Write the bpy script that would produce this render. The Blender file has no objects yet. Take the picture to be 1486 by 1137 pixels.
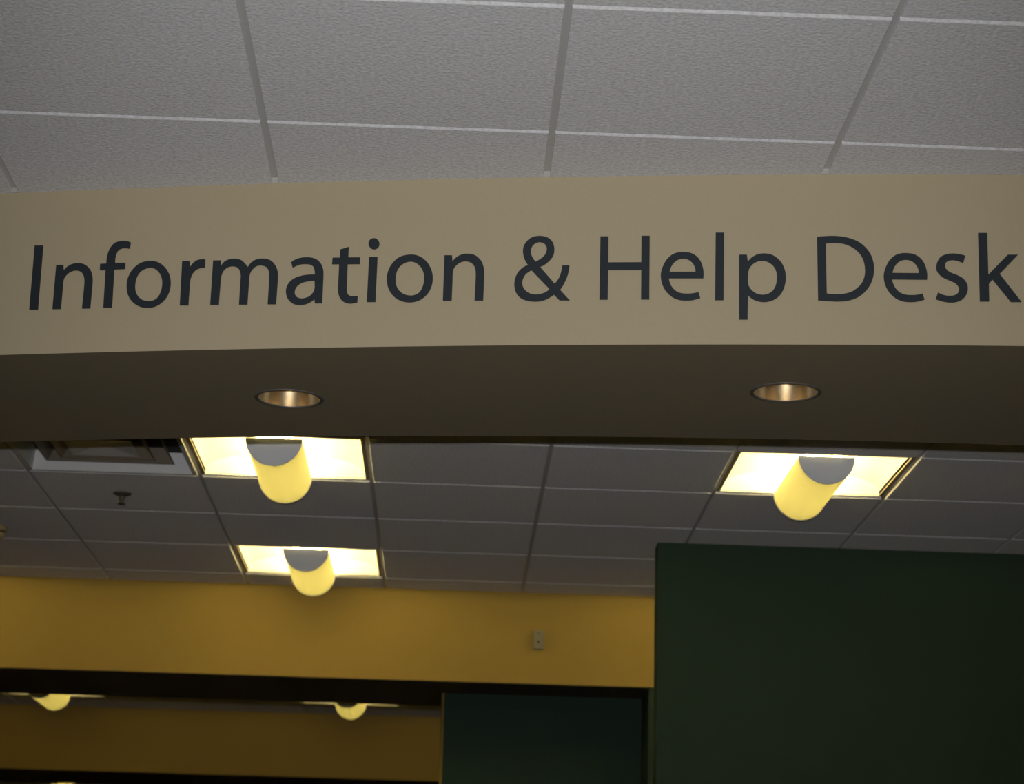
import bpy, bmesh, math, random
from mathutils import Vector, Matrix
from mathutils.geometry import tessellate_polygon

random.seed(7)
SC = bpy.context.scene
COL = SC.collection

# ---------------------------------------------------------------- camera
CAMZ = 1.55                       # lens height above the floor
F_PX, PITCH, YAW, ROLL = 3191.05, 0.27257, 0.02513, 0.02733
_w = Vector((math.sin(YAW) * math.cos(PITCH), math.cos(YAW) * math.cos(PITCH), math.sin(PITCH)))
_rt = Vector((math.cos(YAW), -math.sin(YAW), 0))
_up = _rt.cross(_w)
CR = _rt * math.cos(ROLL) + _up * math.sin(ROLL)
CU = -_rt * math.sin(ROLL) + _up * math.cos(ROLL)
cam_data = bpy.data.cameras.new('camera')
cam_data.sensor_fit = 'HORIZONTAL'
cam_data.sensor_width = 36.0
cam_data.lens = F_PX / 1486 * 36.0
cam_data.clip_start = 0.05
cam_data.dof.use_dof = True
cam_data.dof.focus_distance = 4.9
cam_data.dof.aperture_fstop = 7.5
cam = bpy.data.objects.new('camera', cam_data)
M = Matrix.Identity(4)
for i in range(3):
    M[i][0], M[i][1], M[i][2] = CR[i], CU[i], -_w[i]
M[2][3] = CAMZ
cam.matrix_world = M
COL.objects.link(cam)
SC.camera = cam

# ---------------------------------------------------------------- world, flash, exposure
world = bpy.data.worlds.new('world')
world.use_nodes = True
bg = world.node_tree.nodes['Background']
bg.inputs[0].default_value = (1.0, 0.86, 0.62, 1)
bg.inputs[1].default_value = 0.012
SC.world = world

FLASH_W = 458.0                   # the camera's own pop-up flash, a hand's width above the lens
fl = bpy.data.lights.new('camera_flash', 'SPOT')
fl.energy = FLASH_W
fl.color = (1.0, 0.985, 0.97)
fl.shadow_soft_size = 0.012
fl.spot_size = math.radians(49)
fl.spot_blend = 1.0
flo = bpy.data.objects.new('camera_flash', fl)
MF = M.copy()
pos = Vector((0, 0, CAMZ)) + CU * 0.085
for i in range(3):
    MF[i][3] = pos[i]
flo.matrix_world = MF
COL.objects.link(flo)

LAMP_RGB = (1.0, 0.80, 0.33)      # warm fluorescent tubes, seen with the flash white balance
TUBE_L = 41.0
BASKET_T = 0.054                   # how much of the tubes' light the basket lets through

SC.view_settings.view_transform = 'Standard'
SC.view_settings.look = 'None'
SC.view_settings.exposure = 0.0
SC.view_settings.gamma = 1.0
SC.view_settings.use_curve_mapping = False

# ---------------------------------------------------------------- sizes of the place
T = 0.6096                        # ceiling module
H = CAMZ + 1.78317                # underside of the ceiling tiles
SOF = CAMZ + 1.392                # underside of the curved bulkhead
HDR = CAMZ + 1.377                # underside of the straight bulkheads
FX, FY = -0.43069, 3.71858        # grid origin, front room
BX, BY = -1.51725, 7.01698        # grid origin, rooms behind
CC, CRAD = (2.53289, 20.8495), 16.4288      # circle of the sign face
RC, RRAD = (1.47636, 16.58717), 11.27322    # circle of the bulkhead's rear edge
Y1, Y2 = 9.69, 10.52              # second bulkhead
Y3, Y4 = 14.20, 15.06             # third bulkhead
GAP = 0.0145                      # reveal between tiles
DROP = 0.008                      # how far the tiles hang below the grid


# ---------------------------------------------------------------- materials
def mat(name, rgb, rough=0.8, metal=0.0, spec=0.3):
    m = bpy.data.materials.new(name)
    m.use_nodes = True
    b = m.node_tree.nodes['Principled BSDF']
    b.inputs['Base Color'].default_value = (*rgb, 1)
    b.inputs['Roughness'].default_value = rough
    b.inputs['Metallic'].default_value = metal
    b.inputs['Specular IOR Level'].default_value = spec
    return m


def grain(m, rgb, scale, amount, bump=0.0, dist=0.002, stretch=(1, 1, 1), detail=3.0):
    """fine procedural variation of a material's own colour, and a fine relief"""
    nt = m.node_tree
    b = nt.nodes['Principled BSDF']
    tc = nt.nodes.new('ShaderNodeTexCoord')
    mp = nt.nodes.new('ShaderNodeMapping')
    mp.inputs['Scale'].default_value = stretch
    nz = nt.nodes.new('ShaderNodeTexNoise')
    nz.inputs['Scale'].default_value = scale
    nz.inputs['Detail'].default_value = detail
    rp = nt.nodes.new('ShaderNodeMapRange')
    rp.inputs['From Min'].default_value = 0.3
    rp.inputs['From Max'].default_value = 0.7
    rp.inputs['To Min'].default_value = 1 - amount
    rp.inputs['To Max'].default_value = 1 + amount
    mx = nt.nodes.new('ShaderNodeMix')
    mx.data_type = 'RGBA'
    mx.blend_type = 'MULTIPLY'
    mx.inputs[0].default_value = 1.0
    mx.inputs[6].default_value = (*rgb, 1)
    nt.links.new(tc.outputs['Object'], mp.inputs['Vector'])
    nt.links.new(mp.outputs['Vector'], nz.inputs['Vector'])
    nt.links.new(nz.outputs['Fac'], rp.inputs['Value'])
    nt.links.new(rp.outputs['Result'], mx.inputs[7])
    nt.links.new(mx.outputs[2], b.inputs['Base Color'])
    if bump:
        bp = nt.nodes.new('ShaderNodeBump')
        bp.inputs['Strength'].default_value = bump
        bp.inputs['Distance'].default_value = dist
        nt.links.new(nz.outputs['Fac'], bp.inputs['Height'])
        nt.links.new(bp.outputs['Normal'], b.inputs['Normal'])
    return m


def paint(name, rgb, rough=0.75, spec=0.25):
    return grain(mat(name, rgb, rough, 0, spec), rgb, 220, 0.02, 0.05, 0.001)


def lens(t):
    """thin perforated sheet: a little light passes through, the outside stays matt"""
    m = bpy.data.materials.new('basket_sheet')
    m.use_nodes = True
    nt = m.node_tree
    nt.nodes.remove(nt.nodes['Principled BSDF'])
    tr = nt.nodes.new('ShaderNodeBsdfTranslucent')
    tr.inputs['Color'].default_value = (t, 0.97 * t, 0.5 * t, 1)
    df = nt.nodes.new('ShaderNodeBsdfDiffuse')
    df.inputs['Color'].default_value = (0.30, 0.27, 0.18, 1)
    ad = nt.nodes.new('ShaderNodeAddShader')
    nt.links.new(tr.outputs[0], ad.inputs[0])
    nt.links.new(df.outputs[0], ad.inputs[1])
    nt.links.new(ad.outputs[0], nt.nodes['Material Output'].inputs['Surface'])
    return m


def glow(name, rgb, strength):
    m = mat(name, (0.8, 0.78, 0.7), 0.5)
    b = m.node_tree.nodes['Principled BSDF']
    b.inputs['Emission Color'].default_value = (*rgb, 1)
    b.inputs['Emission Strength'].default_value = strength
    return m


TILE = (0.65, 0.65, 0.67)
M_TILE = grain(mat('mineral_tile', TILE, 0.95, 0, 0.1), TILE, 125, 0.15, 0.8, 0.003, (1, 1, 1), 4.0)
M_TILE.node_tree.nodes['Principled BSDF'].inputs['Diffuse Roughness'].default_value = 0.2
M_BAR = mat('grid_enamel', (0.60, 0.60, 0.60), 0.55, 0, 0.3)
M_PLENUM = mat('plenum_board', (0.30, 0.30, 0.30), 0.9)
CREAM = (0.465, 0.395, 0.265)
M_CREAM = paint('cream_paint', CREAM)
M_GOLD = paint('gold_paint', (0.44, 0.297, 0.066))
M_SOFFIT = paint('shaded_cream_paint', (0.29, 0.245, 0.165), 0.85, 0.1)  # the bulkhead's cream darkened: shade of the underside put into the colour
M_DARKSOF = paint('dark_soffit', (0.10, 0.085, 0.05), 0.9, 0.1)  # undersides of the straight bulkheads, far darker than their faces
M_GREEN = paint('dark_green_paint', (0.038, 0.066, 0.040), 0.8, 0.15)
M_TEAL = paint('dark_teal_paint', (0.029, 0.056, 0.040), 0.8, 0.15)
M_LETTER = grain(mat('slate_vinyl', (0.026, 0.034, 0.042), 0.45, 0, 0.25), (0.026, 0.034, 0.042), 90, 0.05)
M_FRAME = mat('fixture_enamel', (0.36, 0.31, 0.21), 0.5)
M_REFL = mat('white_reflector', (0.90, 0.90, 0.88), 0.6)
M_CAP = mat('end_cap_enamel', (0.80, 0.83, 0.87), 0.55)
M_VENT = mat('vent_enamel', (0.72, 0.73, 0.75), 0.5)
M_LOUVRE = mat('louvre_metal', (0.30, 0.27, 0.22), 0.4, 0.5)
M_DUCT = mat('duct_liner', (0.05, 0.05, 0.045), 0.9)
M_CHROME = mat('reflection_tinted_metal', (0.95, 0.82, 0.60), 0.27, 1.0)  # warm reflection of the room put into the cone's metal colour
M_RING = mat('trim_ring_metal', (0.34, 0.32, 0.30), 0.38, 0.7)
M_LAMPOFF = mat('frosted_lamp', (0.55, 0.52, 0.47), 0.4)
M_SPRK = mat('sprinkler_bronze', (0.10, 0.09, 0.07), 0.6, 0.2)
M_DET = mat('aged_ivory_plastic', (0.50, 0.40, 0.22), 0.5)
M_DETDK = mat('detector_slot', (0.05, 0.045, 0.03), 0.7)
M_SENS = mat('sensor_plastic', (0.34, 0.29, 0.16), 0.45)
M_HOLE = mat('sensor_eye', (0.03, 0.028, 0.02), 0.4)
M_CARPET = grain(mat('carpet', (0.33, 0.26, 0.14), 0.95, 0, 0.05), (0.33, 0.26, 0.14), 60, 0.25, 0.3)


# ---------------------------------------------------------------- mesh helpers
def link(o, parent=None):
    COL.objects.link(o)
    if parent is not None:
        o.parent = parent
    return o


def mesh_obj(name, verts, faces, m, parent=None, smooth=False):
    me = bpy.data.meshes.new(name)
    me.from_pydata([tuple(v) for v in verts], [], faces)
    bm = bmesh.new()
    bm.from_mesh(me)
    bmesh.ops.recalc_face_normals(bm, faces=bm.faces)
    bm.to_mesh(me)
    bm.free()
    me.materials.append(m)
    if smooth:
        for p in me.polygons:
            p.use_smooth = True
    return link(bpy.data.objects.new(name, me), parent)


def box_data(x0, x1, y0, y1, z0, z1):
    v = [(x, y, z) for z in (z0, z1) for y in (y0, y1) for x in (x0, x1)]
    f = [(0, 2, 3, 1), (4, 5, 7, 6), (0, 1, 5, 4), (2, 6, 7, 3), (0, 4, 6, 2), (1, 3, 7, 5)]
    return v, f


def box(name, b, m, parent=None, bevel=0.0):
    o = mesh_obj(name, *box_data(*b), m, parent)
    if bevel:
        bm = bmesh.new()
        bm.from_mesh(o.data)
        bmesh.ops.bevel(bm, geom=bm.edges[:], offset=bevel, segments=2, affect='EDGES', profile=0.6)
        bm.to_mesh(o.data)
        bm.free()
    return o


def lathe(name, prof, m, parent=None, n=40, smooth=True):
    """profile [(r, z)] turned about z"""
    v, f = [], []
    for r, z in prof:
        for k in range(n):
            a = 2 * math.pi * k / n
            v.append((r * math.cos(a), r * math.sin(a), z))
    for i in range(len(prof) - 1):
        for k in range(n):
            k2 = (k + 1) % n
            f.append((i * n + k, i * n + k2, (i + 1) * n + k2, (i + 1) * n + k))
    return mesh_obj(name, v, f, m, parent, smooth)


def merge(parts):
    V, F = [], []
    for v, f in parts:
        o = len(V)
        V += list(v)
        F += [tuple(i + o for i in q) for q in f]
    return V, F


def empty(name, loc, rz=0.0):
    o = bpy.data.objects.new(name, None)
    o.empty_display_size = 0.05
    o.location = loc
    o.rotation_euler = (0, 0, rz)
    return link(o)


def tag(o, label, cat, group=None):
    o['label'] = label
    o['category'] = cat
    if group:
        o['group'] = group
    return o


def struct(o, label=None):
    o['kind'] = 'structure'
    if label:
        o['label'] = label
    return o


def copy_tree(o, parent=None):
    c = o.copy()
    COL.objects.link(c)
    c.parent = parent
    for ch in o.children:
        copy_tree(ch, c)
    return c



# ---------------------------------------------------------------- floor
struct(box('floor', (-6.5, 6.5, -4, 20.05, -0.1, 0), M_CARPET), 'dark carpeted floor below the frame')


# ---------------------------------------------------------------- ceilings
def tile_mesh(w, d):
    """a lay-in panel, its face hanging below the grid, its lower edge eased"""
    e = 0.0015
    v = []
    for z, i in ((DROP, 0), (e, 0), (0, e)):
        for sx, sy in ((-1, -1), (1, -1), (1, 1), (-1, 1)):
            v.append((sx * (w / 2 - i), sy * (d / 2 - i), z))
    f = [(8, 11, 10, 9), (0, 1, 2, 3)]
    for a in (0, 4):
        for k in range(4):
            f.append((a + k, a + (k + 1) % 4, a + 4 + (k + 1) % 4, a + 4 + k))
    me = bpy.data.meshes.new('ceiling_tile')
    me.from_pydata(v, [], f)
    me.materials.append(M_TILE)
    return me


TILE_ME = tile_mesh(T - GAP, T - GAP)
BARX_ME = {}


def ceiling(ox, oy, i0, i1, j0, j1, ymin, ymax, skip=(), label=''):
    """grid of square lay-in tiles from column i0..i1 and row j0..j1, cut at ymin / ymax"""
    xa, xb = ox + i0 * T, ox + i1 * T
    slab = struct(box('ceiling', (xa, xb, ymin, ymax, H + 0.10, H + 0.14), M_PLENUM), label)
    for i in range(i0, i1):
        for j in range(j0, j1):
            if (i, j) in skip:
                continue
            ya = max(oy + j * T + GAP / 2, ymin)
            yb = min(oy + (j + 1) * T - GAP / 2, ymax)
            if yb - ya < 0.02:
                continue
            full = yb - ya > T - GAP - 1e-4
            me = TILE_ME if full else tile_mesh(T - GAP, yb - ya)
            o = bpy.data.objects.new('ceiling_tile', me)
            o.location = (ox + (i + 0.5) * T, (ya + yb) / 2, H)
            link(o, slab)
    for i in range(i0, i1 + 1):
        x = ox + i * T
        box('main_runner', (x - 0.012, x + 0.012, ymin, ymax, H + DROP, H + DROP + 0.004), M_BAR, slab)
    for j in range(j0, j1 + 1):
        y = oy + j * T
        if y - 0.012 < ymin or y + 0.012 > ymax:
            continue
        for i in range(i0, i1):
            if (T, 'c') not in BARX_ME:
                b = box('cross_tee', (-T / 2 + 0.0125, T / 2 - 0.0125, -0.012, 0.012, 0, 0.0035), M_BAR, slab)
                BARX_ME[(T, 'c')] = b.data
                b.location = (ox + (i + 0.5) * T, y, H + DROP)
                continue
            b = bpy.data.objects.new('cross_tee', BARX_ME[(T, 'c')])
            b.location = (ox + (i + 0.5) * T, y, H + DROP)
            link(b, slab)
    return slab


BX4 = BX - 0.22
LIGHT_CELLS = [(1, 0), (1, 3), (4, 0), (4, 3), (-2, 0), (-2, 3)]
VENT_CELL = (0, 0)
ceiling(FX, FY, -5, 6, -4, 3, 1.6, 5.2, label='grey acoustic tile ceiling in front of the sign')
ceiling(BX, BY, -4, 9, -2, 5, 5.8, Y1, set(LIGHT_CELLS) | {VENT_CELL}, 'acoustic tile ceiling behind the curved bulkhead')
ceiling(BX, BY, -5, 5, 6, 12, Y2, Y3, {(1, 10), (-2, 10)}, 'acoustic tile ceiling behind the second bulkhead')
ceiling(BX4, BY, -6, 2, 14, 22, Y4, 19.95, {(-3, 19)}, 'acoustic tile ceiling behind the last bulkhead')


# ---------------------------------------------------------------- curved bulkhead with the sign
def on_circle(c, r, x):
    return c[1] - math.sqrt(r * r - (x - c[0]) ** 2)


DL = [(-0.406, 5.102), (0.759, 4.899)]
DL_R = 0.0755


def bulkhead():
    xs = [-4.0 + 8.6 * k / 110 for k in range(111)]
    top = H
    fv, ff = [], []
    for x in xs:
        y = on_circle(CC, CRAD, x)
        fv += [(x, y, SOF), (x, y, top)]
    n = len(xs)
    for k in range(n - 1):
        ff.append((2 * k, 2 * k + 2, 2 * k + 3, 2 * k + 1))
    bv, bf = [], []
    for x in xs:
        y = on_circle(RC, RRAD, x)
        bv += [(x, y, SOF), (x, y, top)]
    for k in range(n - 1):
        bf.append((2 * k, 2 * k + 1, 2 * k + 3, 2 * k + 2))
    ev = [fv[0], fv[1], bv[1], bv[0], fv[-2], fv[-1], bv[-1], bv[-2]]
    ef = [(0, 1, 2, 3), (4, 7, 6, 5)]
    V, F = merge([(fv, ff), (bv, bf), (ev, ef)])
    w = struct(mesh_obj('wall_front', V, F, M_CREAM), 'cream curved bulkhead carrying the sign lettering')
    # soffit with round cut-outs for the two downlights
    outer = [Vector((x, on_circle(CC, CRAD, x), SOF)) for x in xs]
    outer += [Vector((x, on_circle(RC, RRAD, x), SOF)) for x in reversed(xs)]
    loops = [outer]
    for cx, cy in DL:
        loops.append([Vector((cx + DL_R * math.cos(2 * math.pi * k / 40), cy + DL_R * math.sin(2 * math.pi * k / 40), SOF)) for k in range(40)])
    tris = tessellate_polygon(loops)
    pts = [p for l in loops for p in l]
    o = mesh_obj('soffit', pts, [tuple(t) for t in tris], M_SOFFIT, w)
    o['label'] = 'underside of the curved bulkhead, its shade put into the colour'
    # wall angle that carries the cut ceiling tiles along the sign face
    av, af = [], []
    for x in xs:
        y = on_circle(CC, CRAD, x)
        for d, z in ((0.0, H + 0.0005), (-0.014, H + DROP - 0.001), (-0.014, H + DROP), (0.0, H + DROP)):
            av.append((x, y + d, z))
    for k in range(n - 1):
        for q in range(4):
            q2 = (q + 1) % 4
            af.append((4 * k + q, 4 * k + q2, 4 * k + 4 + q2, 4 * k + 4 + q))
    mesh_obj('wall_angle', av, af, M_BAR, w)
    return w


bulkhead()


# ---------------------------------------------------------------- straight bulkheads and green walls
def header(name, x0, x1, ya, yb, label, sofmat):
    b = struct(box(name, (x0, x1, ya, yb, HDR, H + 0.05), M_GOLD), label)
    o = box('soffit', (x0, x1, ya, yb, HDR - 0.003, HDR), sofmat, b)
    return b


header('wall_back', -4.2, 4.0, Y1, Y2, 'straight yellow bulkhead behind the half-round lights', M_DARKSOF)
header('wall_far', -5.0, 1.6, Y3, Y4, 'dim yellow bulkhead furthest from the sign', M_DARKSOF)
struct(box('wall_right', (0.807, 4.2, 8.51, 8.63, 0, H), M_GREEN), 'large dark green wall rising to the ceiling at right')
g2 = struct(box('wall_middle', (-0.016, 0.888, 10.06, 10.19, 0, HDR - 0.003), M_TEAL), 'dark teal wall under the second bulkhead')
struct(box('wall_jamb', (0.885, 1.3, Y1, 10.25, 0, HDR - 0.003), M_GREEN), 'narrow dark green jamb beside the large green wall')
v, f = [], []
for k in range(9):
    a = math.pi / 2 + math.pi * k / 8
    for z in (0, HDR - 0.003):
        v.append((-0.018 + 0.013 * math.cos(a), 10.072 + 0.013 * math.sin(a), z))
for k in range(8):
    f.append((2 * k, 2 * k + 2, 2 * k + 3, 2 * k + 1))
f += [tuple(range(0, 18, 2)), tuple(range(1, 18, 2)), (0, 1, 17, 16)]
e = mesh_obj('lit_edge_strip', v, f, M_GOLD, g2, True)  # rounded yellow strip added to catch light, stands for the wall's lit end
e['label'] = 'added yellow strip where the edge of the teal wall is lit'
struct(box('wall_end', (-6.0, 2.0, 19.95, 20.05, 0, H + 0.05), M_GOLD), 'yellow wall at the end of the last room')


# ---------------------------------------------------------------- sign letters
GLYPHS = {
    'I': ["-105,1571 95,1564 104,25 -98,32"],
    'n': ["-450,1073 -283,1070 -268,922 -190,1014s -78,1080s 77,1101s 245,1057s 377,930s 435,777s 450,647s 451,475s 446,10 256,13 265,477s 263,650s 250,737s 206,839s 125,907s 10,931s -103,900s -194,826s -243,740s -254,636s -253,485s -256,17 -450,20"],
    'f': ["343,1562 328,1416 276,1426s 206,1434s 120,1423s 47,1368s 9,1255s 0,1168s 5,1084 251,1076 257,933 -2,928 16,18 -184,24 -200,918 -339,923 -343,1071 -195,1073 -197,1166s -182,1297s -137,1435s -46,1554s 72,1600s 193,1606s 280,1592s"],
    'o': ["19,1104s 209,1055s 370,928s 475,752s 515,557s 495,363s 408,181s 247,43s 42,-10s -168,24s -350,139s -468,314s -515,531s -493,726s -403,909s -231,1059s", "15,945s 142,899s 250,789s 312,647s 324,495s 298,344s 231,216s 119,153s -6,148s -133,189s -241,288s -305,419s -320,571s -300,712s -232,841s -120,919s"],
    'r': ["-269,1076 -99,1075 -79,920 -24,1002s 58,1076s 160,1106s 267,1103 270,909 182,904s 72,867s -6,781s -45,676s -57,571s -57,465s -58,24 -252,29"],
    'm': ["-761,1071 -587,1068 -571,921 -515,1017s -399,1084s -253,1098s -104,1059s -4,968s 57,891 115,982s 223,1059s 384,1086s 549,1050s 666,951s 737,809s 759,659s 760,520s 752,2 565,6 567,559s 563,682s 537,805s 464,894s 350,929s 240,909s 143,815s 106,719s 99,605s 98,500s 94,8 -95,13 -95,575s -96,698s -132,822s -206,899s -302,923s -413,905s -503,832s -545,736s -559,622s -561,517s -568,19 -761,23"],
    'a': ["-341,981 -219,1055s -71,1088s 79,1086s 232,1040s 345,931s 399,792s 411,655s 413,416s 417,3 252,6 235,113 167,50s 54,-6s -95,-26s -246,7s -359,103s -417,246s -416,383s -349,518s -229,609s -65,661s 101,679s 217,680 209,762s 178,857s 105,916s -13,935s -162,922s -300,856", "219,543 75,529s -73,495s -177,420s -222,327s -220,242s -171,164s -86,125s 13,130s 127,175s 205,267s 229,360s 226,437s"],
    't': ["43,1312 43,1066 314,1061 310,907 37,909 44,337s 51,269s 79,200s 130,162s 205,150s 300,157 297,10 228,-6s 114,-14s -3,24s -90,102s -137,221s -151,341s -152,494s -154,913 -315,916 -311,1067 -145,1065 -145,1256"],
    'i': ["-91,1066 97,1062 96,12 -96,15"],
    'i_dot': ["-2,1507s 46,1496s 87,1467s 116,1424s 127,1374s 120,1325s 95,1284s 56,1257s 10,1248s -38,1259s -79,1288s -108,1330s -120,1380s -112,1429s -88,1471s -49,1498s"],
    '&': ["595,798 439,800 420,679s 391,561s 337,452s 277,377 -56,774 55,835s 166,935s 236,1053s 252,1188s 222,1325s 139,1428s 25,1480s -97,1494s -234,1470s -353,1383s -426,1265s -442,1129s -416,993s -365,882s -320,819 -427,765s -529,664s -595,522s -614,353s -573,184s -465,57s -311,-8s -150,-27s 10,-12s 153,51s 263,128 391,-4 615,-9 397,238 467,350s 536,509s 577,652s", "-155,892 -214,974s -262,1085s -263,1195s -221,1288s -134,1346s -45,1350s 37,1307s 84,1216s 73,1106s 11,1005s -76,938s", "-244,698 168,255 86,186s -26,145s -154,133s -283,168s -381,249s -436,368s -432,486s -382,595s -311,662s"],
    'H': ["-545,1467 -367,1465 -362,859 360,857 360,1470 540,1469 544,2 364,3 362,683 -364,686 -365,4 -544,5"],
    'e': ["352,162 392,30 297,0s 192,-22s 74,-27s -58,-13s -203,46s -329,158s -416,297s -464,465s -465,619s -420,772s -335,926s -210,1038s -77,1082s 55,1085s 187,1063s 320,978s 406,852s 453,698s 464,586s 458,484 -292,488 -278,408s -231,296s -151,201s -46,145s 73,128s 192,130s 284,145s", "-280,632 -254,729s -195,834s -103,911s 3,938s 109,923s 195,867s 255,783s 279,713s 288,629"],
    'l': ["-87,1533 98,1532 86,-21 -98,-20"],
    'p': ["-503,1019 -335,1019 -314,858 -240,946s -110,1024s 55,1047s 221,1010s 376,886s 473,710s 506,506s 477,292s 381,98s 233,-18s 69,-63s -96,-47s -224,11s -312,89 -324,-462 -505,-462", "-19,883s 128,853s 247,750s 307,603s 309,428s 262,253s 161,141s 14,98s -132,127s -251,225s -304,332s -315,487s -296,663s -249,760s -148,848s"],
    'D': ["-609,1430 -467,1442s -278,1450s -89,1438s 99,1396s 287,1313s 441,1179s 548,1012s 600,836s 609,653s 578,470s 497,287s 361,129s 204,24s 15,-34s -188,-50s -391,-40s -604,-23", "-422,1283 -296,1292s -170,1292s -13,1267s 159,1187s 298,1061s 382,903s 415,719s 407,553s 350,386s 238,253s 96,161s -76,119s -248,111s -415,127"],
    's': ["315,1005 267,843 182,879s 73,906s -36,894s -108,844s -126,760s -89,677s 3,612s 142,554s 264,472s 335,357s 347,233s 308,109s 211,1s 62,-55s -93,-56s -232,-27s -347,16 -292,162 -197,113s -74,86s 51,99s 130,149s 160,232s 143,314s 75,388s -64,453s -187,519s -278,610s -314,718s -295,842s -230,960s -111,1030s 31,1053s 171,1042s"],
    'k': ["-433,1530 -238,1531 -244,576 187,1034 405,1036 -2,595 442,-37 220,-39 -154,469 -239,369 -244,-30 -443,-32"],
}



def contour(txt):
    """corner points and smooth points (s) to a dense outline, tenths of a millimetre to metres"""
    P = []
    for t in txt.split():
        s = t.endswith('s')
        x, z = t.rstrip('s').split(',')
        P.append((Vector((float(x) * 1e-4, float(z) * 1e-4)), s))
    n = len(P)
    out = []
    for i in range(n):
        p1, s1 = P[i]
        p2, s2 = P[(i + 1) % n]
        out.append(p1)
        if not (s1 or s2):
            continue
        p0 = P[i - 1][0] if s1 else p1 * 2 - p2
        p3 = P[(i + 2) % n][0] if s2 else p2 * 2 - p1
        d = (p2 - p1).length
        m1 = (p2 - p0) * (d / max((p2 - p1).length + (p1 - p0).length, 1e-9)) if s1 else (p2 - p1)
        m2 = (p3 - p1) * (d / max((p3 - p2).length + (p2 - p1).length, 1e-9)) if s2 else (p2 - p1)
        if not s1:
            m1 = (p2 - p1) * 1.5 - m2 * 0.5
        if not s2:
            m2 = (p2 - p1) * 1.5 - m1 * 0.5
        for k in range(1, 4):
            t = k / 4
            t2, t3 = t * t, t * t * t
            out.append(p1 * (2 * t3 - 3 * t2 + 1) + m1 * (t3 - 2 * t2 + t) + p2 * (-2 * t3 + 3 * t2) + m2 * (t3 - t2))
    return out


LETTER_ME = {}
LETTER_T = 0.004


def letter_mesh(g):
    if g in LETTER_ME:
        return LETTER_ME[g]
    loops = [contour(c) for c in GLYPHS[g]]
    tris = tessellate_polygon([[Vector((p.x, p.y, 0)) for p in l] for l in loops])
    flat = [p for l in loops for p in l]
    n = len(flat)

    def bend(p, out):                      # follow the curve of the bulkhead
        a = p.x / CRAD
        return (math.sin(a) * (CRAD + out), CRAD - math.cos(a) * (CRAD + out), p.y)
    V = [bend(p, LETTER_T) for p in flat] + [bend(p, 0.0003) for p in flat]
    F = [tuple(t) for t in tris] + [tuple(i + n for i in reversed(t)) for t in tris]
    o = 0
    for l in loops:
        m = len(l)
        for k in range(m):
            F.append((o + k, o + (k + 1) % m, n + o + (k + 1) % m, n + o + k))
        o += m
    me = bpy.data.meshes.new('letter')
    me.from_pydata(V, [], F)
    bm = bmesh.new()
    bm.from_mesh(me)
    bmesh.ops.recalc_face_normals(bm, faces=bm.faces)
    bm.to_mesh(me)
    bm.free()
    me.materials.append(M_LETTER)
    LETTER_ME[g] = me
    return me


SIGN = [
    ('I', -3.5323, 0.0, 'dark slate capital letter I that opens the sign'),
    ('n', -3.4414, 0.0006, 'dark slate letter n right after the capital I'),
    ('f', -3.3467, 0.0, 'dark slate letter f with crossbar, third letter of the sign'),
    ('o', -3.2624, 0.0, 'dark slate round letter o between f and r'),
    ('r', -3.1601, 0.0, 'dark slate short letter r between o and m'),
    ('m', -3.0384, 0.0, 'dark slate wide letter m with two arches'),
    ('a', -2.8993, 0.0, 'dark slate letter a between m and t'),
    ('t', -2.8078, 0.0, 'dark slate letter t with slanted top, left of the dotted i'),
    ('i', -2.7466, 0.0, 'dark slate letter i with a round dot'),
    ('o', -2.6618, 0.0, 'dark slate round letter o right of the dotted i'),
    ('n', -2.5405, 0.0, 'dark slate letter n just left of the ampersand'),
    ('&', -2.3662, 0.0, 'dark slate ampersand in the middle of the sign'),
    ('H', -2.1849, 0.0, 'dark slate capital letter H right of the ampersand'),
    ('e', -2.0589, 0.0, 'dark slate letter e between capital H and l'),
    ('l', -1.9777, 0.0, 'dark slate tall straight letter l left of the p'),
    ('p', -1.8849, 0.0, 'dark slate letter p whose stem drops below the line'),
    ('D', -1.7048, 0.0, 'dark slate capital letter D with a big bowl'),
    ('e', -1.5762, -0.0029, 'dark slate letter e between capital D and s'),
    ('s', -1.4785, 0.0, 'dark slate curvy letter s next to the last letter'),
    ('k', -1.3745, 0.0, 'dark slate letter k at the right end of the sign'),
]
for g, s, dz, lab in SIGN:
    a = s / (CRAD + LETTER_T)
    loc = (CC[0] + CRAD * math.sin(a), CC[1] - CRAD * math.cos(a), CAMZ + 1.494 + dz)
    if g == 'i':
        root = empty('letter', loc, a)
        for q, nm in (('i', 'stem'), ('i_dot', 'dot')):
            link(bpy.data.objects.new(nm, letter_mesh(q)), root)
    else:
        root = link(bpy.data.objects.new('letter', letter_mesh(g)))
        root.location = loc
        root.rotation_euler = (0, 0, a)
    tag(root, lab, 'letter', 'letters of the sign')


# ---------------------------------------------------------------- recessed lights with a half-round basket
def half_pipe(r, y0, y1, n=28):
    v = []
    for y in (y0, y1):
        for k in range(n + 1):
            a = math.pi + math.pi * k / n
            v.append((r * math.cos(a), y, r * math.sin(a)))
    f = [(k, k + 1, n + 2 + k, n + 1 + k) for k in range(n)]
    return v, f


BR = 0.0925
HL = 0.284                        # half length of the light opening


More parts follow.
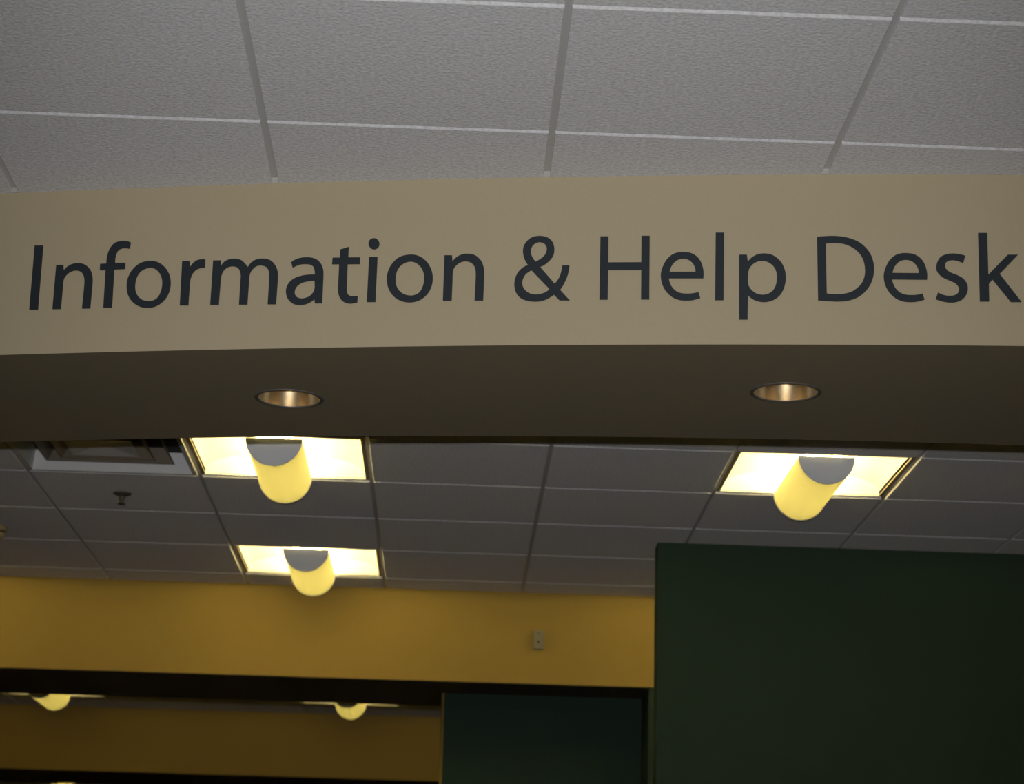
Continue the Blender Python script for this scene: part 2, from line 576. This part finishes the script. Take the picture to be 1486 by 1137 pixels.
def make_fixture(gain, bgain):
    root = empty('recessed_light', (0, 0, 0))
    mr = M_REFL
    # rim around the opening
    V, F = merge([box_data(-0.2975, 0.2975, HL, 0.2975, 0.006, 0.010), box_data(-0.2975, 0.2975, -0.2975, -HL, 0.006, 0.010),
                  box_data(-0.2975, -HL, -HL, HL, 0.006, 0.010), box_data(HL, 0.2975, -HL, HL, 0.006, 0.010)])
    mesh_obj('rim', V, F, M_FRAME, root)

    def vault(x):
        a = abs(x)
        return 0.012 + 0.066 * math.sqrt(max(0.0, 1 - max(0.0, (a - 0.12) / 0.166) ** 2))
    xs = [-HL + 2 * HL * k / 48 for k in range(49)]
    v, f = [], []
    for x in xs:
        v += [(x, -HL, vault(x)), (x, HL, vault(x))]
    for k in range(48):
        f.append((2 * k, 2 * k + 1, 2 * k + 3, 2 * k + 2))
    mesh_obj('reflector', v, f, mr, root, True)
    for y in (-HL, HL):
        v, f = [], []
        for x in xs:
            v += [(x, y, 0.004), (x, y, vault(x))]
        for k in range(48):
            f.append((2 * k, 2 * k + 1, 2 * k + 3, 2 * k + 2))
        mesh_obj('end_plate', v, f, mr, root)
    # half-round basket, its gable ends, its two tubes
    bk = mesh_obj('basket', *half_pipe(BR, -HL + 0.004, HL - 0.004), lens(BASKET_T * bgain), root, True)
    bk['label'] = 'glowing yellow half-round basket'
    for sgn in (-1, 1):
        n = 28
        ya, yb = sgn * (HL - 0.006), sgn * (HL - 0.002)
        v = []
        for y in (ya, yb):
            for k in range(n + 1):
                a = math.pi + math.pi * k / n
                v.append(((BR + 0.0015) * math.cos(a), y, (BR + 0.0015) * math.sin(a)))
        f = [tuple(range(n + 1)), tuple(range(2 * n + 1, n, -1))]
        f += [(k, k + 1, n + 2 + k, n + 1 + k) for k in range(n)] + [(0, n, 2 * n + 1, n + 1)]
        c = mesh_obj('end_cap', v, f, M_CAP, root)
        c['label'] = 'grey half-disc end of the basket'
    for x in (-0.045, 0.045):
        v, f = [], []
        n = 14
        for y in (-0.27, 0.27):
            for k in range(n):
                a = 2 * math.pi * k / n
                v.append((x + 0.013 * math.cos(a), y, 0.012 + 0.013 * math.sin(a)))
        f = [(k, (k + 1) % n, n + (k + 1) % n, n + k) for k in range(n)] + [tuple(range(n)), tuple(range(n, 2 * n))]
        mesh_obj('tube', v, f, glow('tube_glow', LAMP_RGB, TUBE_L * gain), root, True)
    return root


def cell(i, j, ox=BX):
    return (ox + (i + 0.5) * T, BY + (j + 0.5) * T, H)


G_NEAR = 'lights behind the curved bulkhead'
fix = make_fixture(1.0, 1.0)
near = [((1, 0), 'lit light with yellow half-round basket, cut off by the curved bulkhead, left of centre'),
        ((1, 3), 'lit light with yellow half-round basket close to the yellow bulkhead'),
        ((4, 0), 'lit light with slanting yellow basket above the large green wall'),
        ((4, 3), 'lit light hidden behind the large green wall'),
        ((-2, 0), 'lit light left of the frame level with the ceiling vent'),
        ((-2, 3), 'lit light left of the frame close to the yellow bulkhead')]
for k, (c, lab) in enumerate(near):
    o = fix if k == 0 else copy_tree(fix)
    o.location = cell(*c)
    tag(o, lab, 'light', G_NEAR)
fix2 = make_fixture(0.38, 1.75)
fars = [((1, 10), 'lit light peeping below the second bulkhead, beside the teal wall'),
        ((-2, 10), 'lit light peeping below the second bulkhead at the left edge'),
        ((-3, 19), 'lit light barely peeping below the furthest bulkhead at the bottom edge')]
for k, (c, lab) in enumerate(fars):
    o = fix2 if k == 0 else copy_tree(fix2)
    o.location = cell(*c, BX4 if c[1] > 14 else BX)
    tag(o, lab, 'light', 'lights beyond the second bulkhead')


# ---------------------------------------------------------------- downlights in the curved soffit
def make_downlight():
    root = empty('downlight', (0, 0, 0))
    lathe('trim_ring', [(DL_R - 0.0015, 0.001), (DL_R - 0.001, -0.002), (DL_R + 0.003, -0.003), (DL_R + 0.007, -0.002), (DL_R + 0.008, 0.0)], M_RING, root, 64)
    prof = [(DL_R - 0.0015, 0.0)]
    for k in range(1, 13):
        t = k / 12
        prof.append((DL_R - 0.0015 - 0.022 * t ** 1.6, 0.13 * t))
    r = lathe('reflector', prof, M_CHROME, root, 64)
    r['label'] = 'polished metal reflector cone'
    lathe('lamp', [(0.05, 0.131), (0.046, 0.118), (0.036, 0.108), (0.018, 0.101), (0.0005, 0.099)], M_LAMPOFF, root, 32)
    return root


dl = make_downlight()
for k, ((x, y), lab) in enumerate(zip(DL, ('round metal downlight in the dark soffit, left one', 'round metal downlight in the dark soffit, right one'))):
    o = dl if k == 0 else copy_tree(dl)
    o.location = (x, y, SOF)
    tag(o, lab, 'downlight', 'downlights in the curved soffit')


# ---------------------------------------------------------------- ceiling vent
def frustum(a0, z0, a1, z1, t=0.0015):
    v = []
    for a, z in ((a0, z0), (a1, z1), (a1 - t, z1), (a0 - t, z0)):
        v += [(-a, -a, z), (a, -a, z), (a, a, z), (-a, a, z)]
    f = []
    for i in range(4):
        i2 = (i + 1) % 4
        for k in range(4):
            k2 = (k + 1) % 4
            f.append((4 * i + k, 4 * i + k2, 4 * i2 + k2, 4 * i2 + k))
    return v, f


vent = empty('ceiling_vent', cell(*VENT_CELL))
V, F = merge([box_data(-0.2975, 0.2975, 0.282, 0.2975, 0.0, 0.008), box_data(-0.2975, 0.2975, -0.2975, -0.282, 0.0, 0.008),
              box_data(-0.2975, -0.282, -0.282, 0.282, 0.0, 0.008), box_data(0.282, 0.2975, -0.282, 0.282, 0.0, 0.008)])
mesh_obj('flange', V, F, M_VENT, vent)
well = mesh_obj('well', *frustum(0.284, 0.004, 0.276, 0.075), M_VENT, vent)
mesh_obj('louvre', *frustum(0.225, 0.020, 0.190, 0.070, 0.004), M_LOUVRE, vent)
mesh_obj('louvre', *frustum(0.165, 0.018, 0.120, 0.070, 0.004), M_LOUVRE, vent)
mesh_obj('centre_plate', *frustum(0.115, 0.016, 0.0045, 0.03, 0.004), M_VENT, vent)
box('duct', (-0.276, 0.276, -0.276, 0.276, 0.076, 0.08), M_DUCT, vent)
tag(vent, 'square white metal air vent with nested louvres beside the left light', 'vent')

# ---------------------------------------------------------------- sprinkler and detector
sp = empty('sprinkler', (-1.224, 7.935, H))
lathe('escutcheon', [(0.001, -0.001), (0.033, -0.001), (0.034, -0.004), (0.026, -0.008), (0.012, -0.012), (0.001, -0.012)], M_SPRK, sp, 24)
lathe('body', [(0.008, -0.010), (0.009, -0.020), (0.006, -0.024), (0.005, -0.036), (0.001, -0.037)], M_SPRK, sp, 16)
for s in (-1, 1):
    v, f = box_data(-0.0018, 0.0018, -0.002, 0.002, -0.040, -0.016)
    o = mesh_obj('yoke_arm', [(x + s * (0.011 - 0.25 * (-0.016 - z) * 0.6), y, z) for x, y, z in v], f, M_SPRK, sp)
lathe('deflector', [(0.001, -0.040), (0.014, -0.040), (0.014, -0.0415), (0.001, -0.0415)], M_SPRK, sp, 20)
tag(sp, 'small dark fire sprinkler hanging from a tile below the vent', 'sprinkler')

dt = empty('smoke_detector', (-1.815, 8.62, H))
lathe('base', [(0.001, 0.0), (0.042, 0.0), (0.043, -0.012), (0.036, -0.018), (0.001, -0.018)], M_DET, dt, 32)
lathe('slot_ring', [(0.030, -0.016), (0.030, -0.028)], M_DETDK, dt, 32)
lathe('dome', [(0.034, -0.026), (0.034, -0.032), (0.026, -0.042), (0.012, -0.047), (0.001, -0.048)], M_DET, dt, 32)
tag(dt, 'tan round detector on the ceiling, cut by the left edge', 'detector')

# ---------------------------------------------------------------- sensor on the cream bulkhead
sn = empty('wall_sensor', (0.391, Y1, CAMZ + 1.570))
box('housing', (-0.023, 0.023, -0.024, 0.0, -0.042, 0.042), M_SENS, sn, 0.004)
o = lathe('sensor_eye', [(0.0045, 0.0), (0.0045, 0.0012), (0.0002, 0.0014)], M_HOLE, sn, 16)
o.rotation_euler = (math.pi / 2, 0, 0)
o.location = (0, -0.0238, -0.010)
o = lathe('indicator', [(0.003, 0.0), (0.003, 0.0010), (0.0002, 0.0012)], M_HOLE, sn, 12)
o.rotation_euler = (math.pi / 2, 0, 0)
o.location = (0, -0.0238, 0.027)
tag(sn, 'small pale sensor box with a dark eye on the yellow bulkhead', 'sensor')
